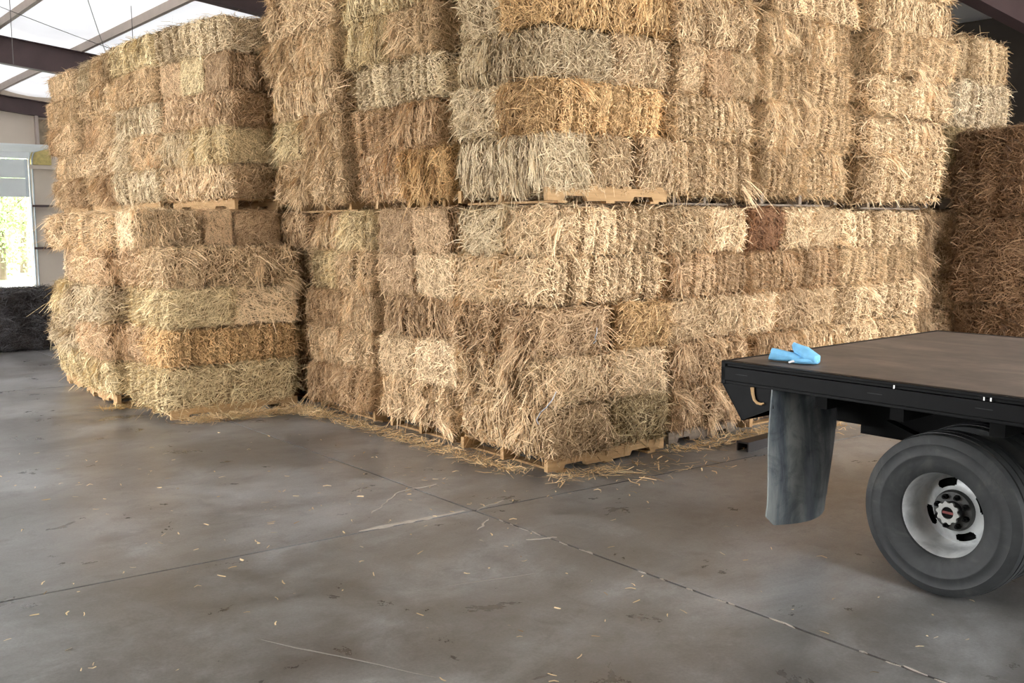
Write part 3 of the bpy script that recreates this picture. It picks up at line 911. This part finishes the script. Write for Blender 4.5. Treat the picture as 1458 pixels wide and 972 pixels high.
def tire_profile(w, R_, r_):
    """closed section (along axis, radius), axis 0 at the middle of the tyre"""
    h = w / 2
    return [(-h * 0.74, r_), (-h * 0.93, r_ + 0.022), (-h * 1.0, r_ + 0.06), (-h * 1.02, r_ + 0.080), (-h * 1.045, r_ + 0.084), (-h * 1.045, r_ + 0.090), (-h * 1.015, r_ + 0.095), (-h * 1.0, R_ - 0.052), (-h * 1.02, R_ - 0.048), (-h * 0.985, R_ - 0.040), (-h * 0.93, R_ - 0.022), (-h * 0.84, R_ - 0.008),
            (-h * 0.60, R_ - 0.002), (-h * 0.55, R_ - 0.002), (-h * 0.53, R_ - 0.011), (-h * 0.47, R_ - 0.011), (-h * 0.45, R_), (-h * 0.05, R_), (-h * 0.04, R_ - 0.010), (h * 0.04, R_ - 0.010), (h * 0.05, R_), (h * 0.45, R_),
            (h * 0.47, R_ - 0.011), (h * 0.53, R_ - 0.011), (h * 0.55, R_ - 0.002), (h * 0.60, R_ - 0.002), (h * 0.84, R_ - 0.008), (h * 0.93, R_ - 0.022), (h * 0.99, R_ - 0.045), (h * 1.02, r_ + 0.095), (h * 1.0, r_ + 0.06), (h * 0.93, r_ + 0.022), (h * 0.74, r_)]
# under the bed
for r in (0.62, 1.50):
    TB().box(r, r + 0.08, FR, BK - 0.02, 0.60, 0.78).build('frame_rail', M['black_dark'], truck)
for l in (-1.66, -2.2, -2.62, -3.1, -3.6, -4.2, -4.9):
    TB().box(S0 + 0.05, S1 - 0.05, l - 0.035, l + 0.035, 0.80, 0.885).build('cross_member', M['black_dark'], truck)
TB().box(S0 + 0.05, S1 - 0.05, FR, BK - 0.03, 0.885, D - 0.021).build('deck_underframe', M['black_dark'], truck)
TB().lathe([(0.12, 0.0), (0.12, 0.045), (2.08, 0.045), (2.08, 0.0)], 20, 'x', (0, TL, 0.39)).build('rear_axle', M['black_dark'], truck, True)
TB().lathe([(-0.17, 0.0), (-0.16, 0.08), (-0.08, 0.16), (0.06, 0.165), (0.15, 0.09), (0.17, 0.0)], 24, 'x', (1.1, TL, 0.39)).build('differential', M['black_dark'], truck, True)
for r in (0.56, 1.60):
    TB().prism([(TL - 0.65, 0.62), (TL - 0.3, 0.50), (TL, 0.46), (TL + 0.3, 0.50), (TL + 0.65, 0.62), (TL + 0.65, 0.66), (TL + 0.3, 0.55), (TL, 0.52), (TL - 0.3, 0.55), (TL - 0.65, 0.66)][::-1], 'x', r, r + 0.07).build('leaf_spring', M['black_dark'], truck)
TB().box(0.75, 1.45, -2.28, -1.95, 0.52, 0.80).build('spare_carrier', M['black_dark'], truck)
cab = TB().prism([(-5.55, 0.55), (-5.55, 1.95), (-5.68, 2.05), (-6.75, 2.02), (-7.45, 1.42), (-8.55, 1.25), (-8.72, 1.1), (-8.75, 0.55)][::-1], 'x', 0.10, 2.10).build('cab', M['cab'], truck, False, 0.04)  # truck front outside the view, added to block light under the bed
TB().prism([(-5.95, 1.40), (-5.95, 1.90), (-6.72, 1.88), (-7.25, 1.42)][::-1], 'x', 0.085, 0.10).build('window', M['glass'], cab)
TB().prism([(-5.95, 1.40), (-5.95, 1.90), (-6.72, 1.88), (-7.25, 1.42)][::-1], 'x', 2.10, 2.115).build('window', M['glass'], cab)
for r in (0.10, 1.88):
    fw = TB().lathe([(a, b) for a, b in tire_profile(0.215, 0.388, 0.203)], 48, 'x', (r + 0.11, -7.6, 0.389), True).build('front_tire', M['tire'], truck, True)
    TB().lathe([(-0.08, 0.0), (-0.08, 0.15), (-0.05, 0.20), (0.05, 0.20), (0.08, 0.15), (0.08, 0.0)], 32, 'x', (r + 0.11, -7.6, 0.389)).build('rim', M['rim'], fw, True)
# mud flaps
def flap(r0, r1, mirrored=False):
    nu, nv, th = 14, 18, 0.008
    vs_, fs = [], []
    for s in (0, 1):
        for j in range(nv + 1):
            v = j / nv
            for i in range(nu + 1):
                u = i / nu
                r = r0 + (r1 - r0) * u
                z = 0.885 + (0.125 - 0.02 * u - 0.885) * v
                if v > 0.93:                       # rounded lower corners
                    e = min(u, 1 - u) * (r1 - r0)
                    if e < 0.05:
                        z += 0.05 - math.sqrt(max(0, 0.05 ** 2 - (0.05 - e) ** 2))
                y = -1.93 - 0.11 * math.sin(math.pi * (u * 0.9 + 0.05)) * (0.25 + 0.75 * v) + 0.03 * v * v + 0.012 * math.sin(5 * v + 3 * u) + s * th
                vs_.append((r - 0.02 * v, y, z))
    n1 = (nu + 1) * (nv + 1)
    for s in (0, 1):
        for j in range(nv):
            for i in range(nu):
                q = [j * (nu + 1) + i, j * (nu + 1) + i + 1, (j + 1) * (nu + 1) + i + 1, (j + 1) * (nu + 1) + i]
                q = [k + s * n1 for k in q]
                fs.append(tuple(q if s else q[::-1]))
    edge = [i for i in range(nu + 1)] + [j * (nu + 1) + nu for j in range(1, nv + 1)] + [nv * (nu + 1) + i for i in range(nu - 1, -1, -1)] + [j * (nu + 1) for j in range(nv - 1, 0, -1)]
    for k in range(len(edge)):
        a, b = edge[k], edge[(k + 1) % len(edge)]
        fs.append((a, b, b + n1, a + n1))
    f = TB().add(vs_, fs).build('mud_flap', M['flap'], truck, True)
    f['label'] = 'dusty black rubber mud flap'
    return f
flap(-0.095, 0.50)
flap(1.70, 2.29)
# wheels
def wheel(rc, side, full):
    """rc = middle of the tyre; side -1: dish opens towards smaller r"""
    zc = 0.389
    w = TB()
    s = side
    def P(lst):
        return [(a * -s, b) for a, b in lst]
    w.lathe(P([(-0.086, 0.223), (-0.090, 0.228), (-0.084, 0.233), (-0.070, 0.226), (-0.066, 0.205), (-0.040, 0.198), (0.00, 0.190), (0.08, 0.186), (0.10, 0.178)]), 64, 'x', (rc, TL, zc))
    w.lathe(P([(-0.082, 0.223), (-0.072, 0.212), (-0.060, 0.203), (-0.036, 0.196), (0.0, 0.187), (0.06, 0.184), (0.082, 0.178), (0.092, 0.168)]), 64, 'x', (rc, TL, zc))
    # disc with four long hand holes
    rad = np.linspace(0.168, 0.092, 17)
    xs = np.interp(np.linspace(0, 8, 17), range(9), [0.092, 0.086, 0.080, 0.075, 0.072, 0.070, 0.066, 0.060, 0.050])
    seg = 192
    vs_ = [(rc - s * xs[i], TL + rad[i] * math.cos(2 * math.pi * k / seg), zc + rad[i] * math.sin(2 * math.pi * k / seg)) for i in range(17) for k in range(seg)]
    fs = []
    for i in range(16):
        for k in range(seg):
            ang = (k + 0.5) * 360 / seg
            hole = False
            for c in (68, 158, 248, 338):
                da = abs((ang - c + 180) % 360 - 180)
                dv = abs(i + 0.5 - 7)
                if dv < 4.2 and da < 12 + 9 * math.sqrt(max(0, 1 - (dv / 4.2) ** 2)):
                    hole = True
            if not hole:
                fs.append((i * seg + k, i * seg + (k + 1) % seg, (i + 1) * seg + (k + 1) % seg, (i + 1) * seg + k))
    w.add(vs_, fs)
    wh = w.build('wheel', M['rim'], truck, True)
    wh['label'] = 'grey painted steel wheel'
    TB().lathe([(a, b) for a, b in tire_profile(0.215, 0.388, 0.203)], 72, 'x', (rc, TL, zc), True).build('tire', M['tire'], wh, True)
    TB().lathe(P([(0.13, 0.0), (0.13, 0.18), (0.122, 0.18), (0.122, 0.0)]), 48, 'x', (rc, TL, zc)).build('brake_drum', M['black_dark'], wh, True)
    if full:
        TB().lathe(P([(0.06, 0.10), (0.045, 0.098), (0.034, 0.092), (0.032, 0.05), (-0.006, 0.048), (-0.006, 0.0)]), 48, 'x', (rc, TL, zc)).build('hub', M['hub'], wh, True)
        for k in range(8):
            t = 2 * math.pi * (k + 0.4) / 8
            y, z = TL + 0.074 * math.cos(t), zc + 0.074 * math.sin(t)
            TB().lathe(P([(0.034, 0.014), (0.012, 0.013), (0.012, 0.007), (-0.002, 0.006), (-0.002, 0.0)]), 6, 'x', (rc, y, z)).build('lug_nut', M['black_dark'], wh)
        pts = []
        for k in range(40):
            t = 2 * math.pi * k / 40
            q = 0.056 if (k % 4) in (0, 1) else 0.048
            pts.append((q * math.cos(t), q * math.sin(t)))
        ring = TB()
        x0, x1 = rc + s * 0.016, rc + s * 0.002
        n = len(pts)
        inn = [(0.029 * math.cos(2 * math.pi * k / n), 0.029 * math.sin(2 * math.pi * k / n)) for k in range(n)]
        vs_ = [(x0, TL + a, zc + b) for a, b in pts] + [(x0, TL + a, zc + b) for a, b in inn] + [(x1, TL + a, zc + b) for a, b in pts] + [(x1, TL + a, zc + b) for a, b in inn]
        fs = []
        for k in range(n):
            m = (k + 1) % n
            fs += [(k, m, n + m, n + k), (2 * n + k, 2 * n + m, m, k), (n + k, n + m, 3 * n + m, 3 * n + k)]
        ring.add(vs_, fs).build('hub_ring', M['hubring'], wh)
        TB().lathe([(s * 0.008, 0.0), (s * 0.008, 0.03), (0.0, 0.03), (0.0, 0.0)], 24, 'x', (rc, TL, zc)).build('hub_cap', M['black_dark'], wh)
        TB().box(min(rc + s * 0.008, rc + s * 0.011), max(rc + s * 0.008, rc + s * 0.011), TL - 0.028, TL + 0.028, zc - 0.006, zc + 0.005).build('red_bar', M['red'], wh)
    return wh
wheel(0.010, -1, True)
wheel(0.300, -1, False)
wheel(1.900, 1, False)
wheel(2.190, 1, True)

# ------------------------------------------------------------------ blue glove on the deck corner
def sweep(rings, closed_start=False, closed_end=True, seg=20):
    """rings: (centre, half width vector, half height vector)"""
    vs_, fs = [], []
    for c, u, v in rings:
        for k in range(seg):
            t = 2 * math.pi * k / seg
            vs_.append(tuple(Vector(c) + Vector(u) * math.cos(t) + Vector(v) * math.sin(t)))
    for i in range(len(rings) - 1):
        for k in range(seg):
            k2 = (k + 1) % seg
            fs.append((i * seg + k, i * seg + k2, (i + 1) * seg + k2, (i + 1) * seg + k))
    if closed_end:
        fs.append(tuple((len(rings) - 1) * seg + k for k in range(seg)))
    if closed_start:
        fs.append(tuple(range(seg))[::-1])
    return vs_, fs
# local axes: x to the right along the deck edge, y away from the edge, z up
gl = thing('work_glove', 'crumpled light blue work glove on the truck deck corner', 'glove', 0.12, -1.90, D + 0.004, -math.pi / 2 + 0.22)
cuff = MB().add(*sweep([((-0.128, 0, 0.030), (-0.008, 0.030, 0.010), (0.006, 0.0, 0.030)), ((-0.120, 0, 0.034), (-0.006, 0.036, 0), (0.004, 0, 0.034)), ((-0.09, 0, 0.034), (0, 0.038, 0), (0, 0, 0.034)),
                        ((-0.05, 0.0, 0.032), (0, 0.040, 0), (0, 0, 0.030)), ((-0.01, 0, 0.028), (0, 0.044, 0), (0, 0, 0.027)), ((0.03, 0, 0.026), (0, 0.046, 0), (0, 0, 0.024)), ((0.07, 0.0, 0.024), (0, 0.040, 0), (0, 0, 0.022)), ((0.085, 0, 0.022), (0, 0.02, 0), (0, 0, 0.012))], False))
cuff.add(*sweep([((-0.126, 0, 0.031), (-0.007, 0.026, 0.009), (0.005, 0, 0.026)), ((-0.09, 0, 0.034), (0, 0.033, 0), (0, 0, 0.028)), ((-0.05, 0, 0.033), (0, 0.02, 0), (0, 0, 0.018))], False))
def crumple(mb, k):
    gg = np.random.default_rng(k)
    v = np.array(mb.v)
    d = np.zeros_like(v)
    for _ in range(9):
        w = gg.normal(0, 1, 3) * 110
        d += np.sin(v @ w + gg.uniform(0, 6.28))[:, None] * gg.normal(0, 1, 3) * 0.0011
    v += d
    v[:, 2] = np.maximum(v[:, 2], 0.0)
    mb.v = [tuple(q) for q in v]
    return mb
g1 = crumple(cuff, 1).build('cuff', M['glove'], gl, True)
hand = MB().add(*sweep([((0.148, -0.01, 0.012), (0, 0.022, 0), (0.006, 0, 0.010)), ((0.140, -0.01, 0.026), (0.0, 0.040, 0.0), (0.010, 0, 0.024)), ((0.10, -0.005, 0.040), (0.0, 0.050, 0), (0.010, 0, 0.034)),
                        ((0.06, 0.015, 0.056), (0, 0.050, 0), (0.014, 0, 0.030)), ((0.025, 0.03, 0.070), (0, 0.040, 0), (0.016, 0, 0.022)), ((0.0, 0.036, 0.084), (0, 0.026, 0), (0.014, 0, 0.014)), ((-0.014, 0.04, 0.096), (0, 0.012, 0), (0.006, 0, 0.006))], True))
crumple(hand, 2).build('folded_hand', M['glove'], gl, True)
fl = MB().add(*sweep([((0.02, -0.042, 0.012), (0, 0.014, 0), (0, 0, 0.010)), ((0.06, -0.045, 0.017), (0, 0.022, 0), (0, 0, 0.016)), ((0.11, -0.035, 0.020), (0, 0.026, 0), (0, 0, 0.019)), ((0.145, -0.02, 0.018), (0, 0.02, 0), (0, 0, 0.015)), ((0.152, -0.02, 0.016), (0, 0.008, 0), (0, 0, 0.006))], True))
crumple(fl, 3).build('finger', M['glove'], gl, True)
tg = MB().box(-0.018, 0.018, -0.004, 0.004, -0.006, 0.006).build('tag', M['tagw'], gl, False, 0.003)
tg.location = (0.022, -0.060, 0.010)
tg.rotation_euler = (0, -0.35, 0.1)

# ------------------------------------------------------------------ floor clutter
ch = thing('steel_channel', 'dark steel channel lying on floor behind the mud flap', 'channel', 1.66, -0.46, 0.001, 0.05)
MB().box(0, 1.3, 0, 0.012, 0, 0.075).box(0, 1.3, 0.012, 0.11, 0.063, 0.075).box(0.0, 1.3, 0.098, 0.11, 0, 0.063).build('web', M['channel'], ch)

def loose(name, label, pts, length, width, tint, up=0.3, cat='loose straw', seed=3):
    """stalks lying about at the given points (n,3) in shed axes"""
    g = np.random.default_rng(seed)
    n = len(pts)
    az = g.uniform(0, 2 * math.pi, n)
    el = np.abs(g.normal(0, up, n))
    d = np.stack([np.cos(az) * np.cos(el), np.sin(az) * np.cos(el), np.sin(el)], 1)
    ln = (length * g.uniform(0.35, 1.6, n))[:, None]
    p0, p2 = pts.copy(), pts + d * ln
    p1 = (p0 + p2) / 2 + g.normal(0, 0.08, (n, 3)) * ln
    p1[:, 2] = np.maximum(p1[:, 2], pts[:, 2])
    side = np.stack([-np.sin(az), np.cos(az), g.normal(0, 0.3, n)], 1)
    me = ribbon_mesh(name, p0, p1, p2, side, width * g.uniform(0.6, 1.4, n), np.clip(g.normal(0.62, 0.24, n), 0, 1), M['stalk'])
    o = place(link(name, me), 0, 0)
    o.color = srgb(*tint)
    return tag(o, label, cat, None, 'stuff')
g = np.random.default_rng(5)
def along(p, q, n, sd, zs_):
    t = g.uniform(0, 1, n)
    x = p[0] + (q[0] - p[0]) * t + g.normal(0, sd, n)
    y = p[1] + (q[1] - p[1]) * t + g.normal(0, sd, n)
    return np.stack([x, y, 0.003 + np.abs(g.normal(0, zs_, n))], 1)
far_pts = np.concatenate([np.stack([g.uniform(-4.5, 0.3, 260), g.uniform(-3.6, 3.2, 260), np.full(260, 0.004)], 1),
                          np.stack([-0.9 + g.normal(0, 0.9, 120), 0.2 + g.normal(0, 0.7, 120), np.full(120, 0.004)], 1)])
far_pts = far_pts[~((far_pts[:, 0] > -0.05) & (far_pts[:, 1] > -0.05))]
loose('scattered_straw', 'stray straw stalks scattered over the open concrete floor', far_pts, 0.035, 0.006, (222, 200, 160), 0.05)
loose('straw_litter', 'straw litter along the foot of the long side of the pile', along((-0.10, 0.2), (-0.12, 3.3), 1500, 0.06, 0.012), 0.10, 0.005, (226, 200, 158), 0.15, seed=4)
loose('straw_litter', 'straw litter in the corner below the low protruding stack', np.concatenate([along((-1.2, 3.5), (-0.15, 3.35), 1400, 0.06, 0.02), along((-0.25, 3.4), (-0.15, 2.9), 500, 0.07, 0.02)]), 0.12, 0.005, (226, 200, 158), 0.2, seed=5)
loose('straw_litter', 'straw litter on floor before the front-corner pallet', np.concatenate([along((0.0, -0.12), (0.5, -0.14), 170, 0.07, 0.005), along((0.4, -0.3), (1.1, -0.4), 90, 0.2, 0.003)]), 0.13, 0.006, (228, 202, 160), 0.05, seed=6)
loose('straw_litter', 'straw litter by the pallets behind the mud flap', np.concatenate([along((1.2, -0.10), (3.6, -0.10), 700, 0.06, 0.01), along((2.3, -0.2), (3.2, -0.3), 400, 0.1, 0.012)]), 0.12, 0.006, (226, 198, 154), 0.1, seed=7)
loose('straw_litter', 'straw litter under the far-left stacks', along((-1.6, 4.65), (-1.2, 4.65), 200, 0.05, 0.01), 0.12, 0.005, (206, 178, 128), 0.15, seed=8)
# scraps of twine caught in the front corner
tm = plain('bluish_white_twine', srgb(186, 194, 206), 0.6)
def scrap(pts, label):
    return tag(place(MB().tube(pts, 0.003, 5).build('twine_scrap', tm), 0, 0), label, 'twine', 'twine scraps')
scrap([(0.445, -0.03, 1.02), (0.43, -0.045, 0.985), (0.415, -0.04, 0.95), (0.425, -0.045, 0.93), (0.40, -0.04, 0.91)], 'small blue-white twine scrap caught on the corner stack truck side')
scrap([(0.05, -0.035, 0.60), (0.0, -0.05, 0.55), (-0.035, -0.03, 0.50), (-0.045, 0.02, 0.46), (-0.05, 0.06, 0.40), (-0.04, 0.05, 0.37)], 'pale twisted twine hanging low on the front corner edge')
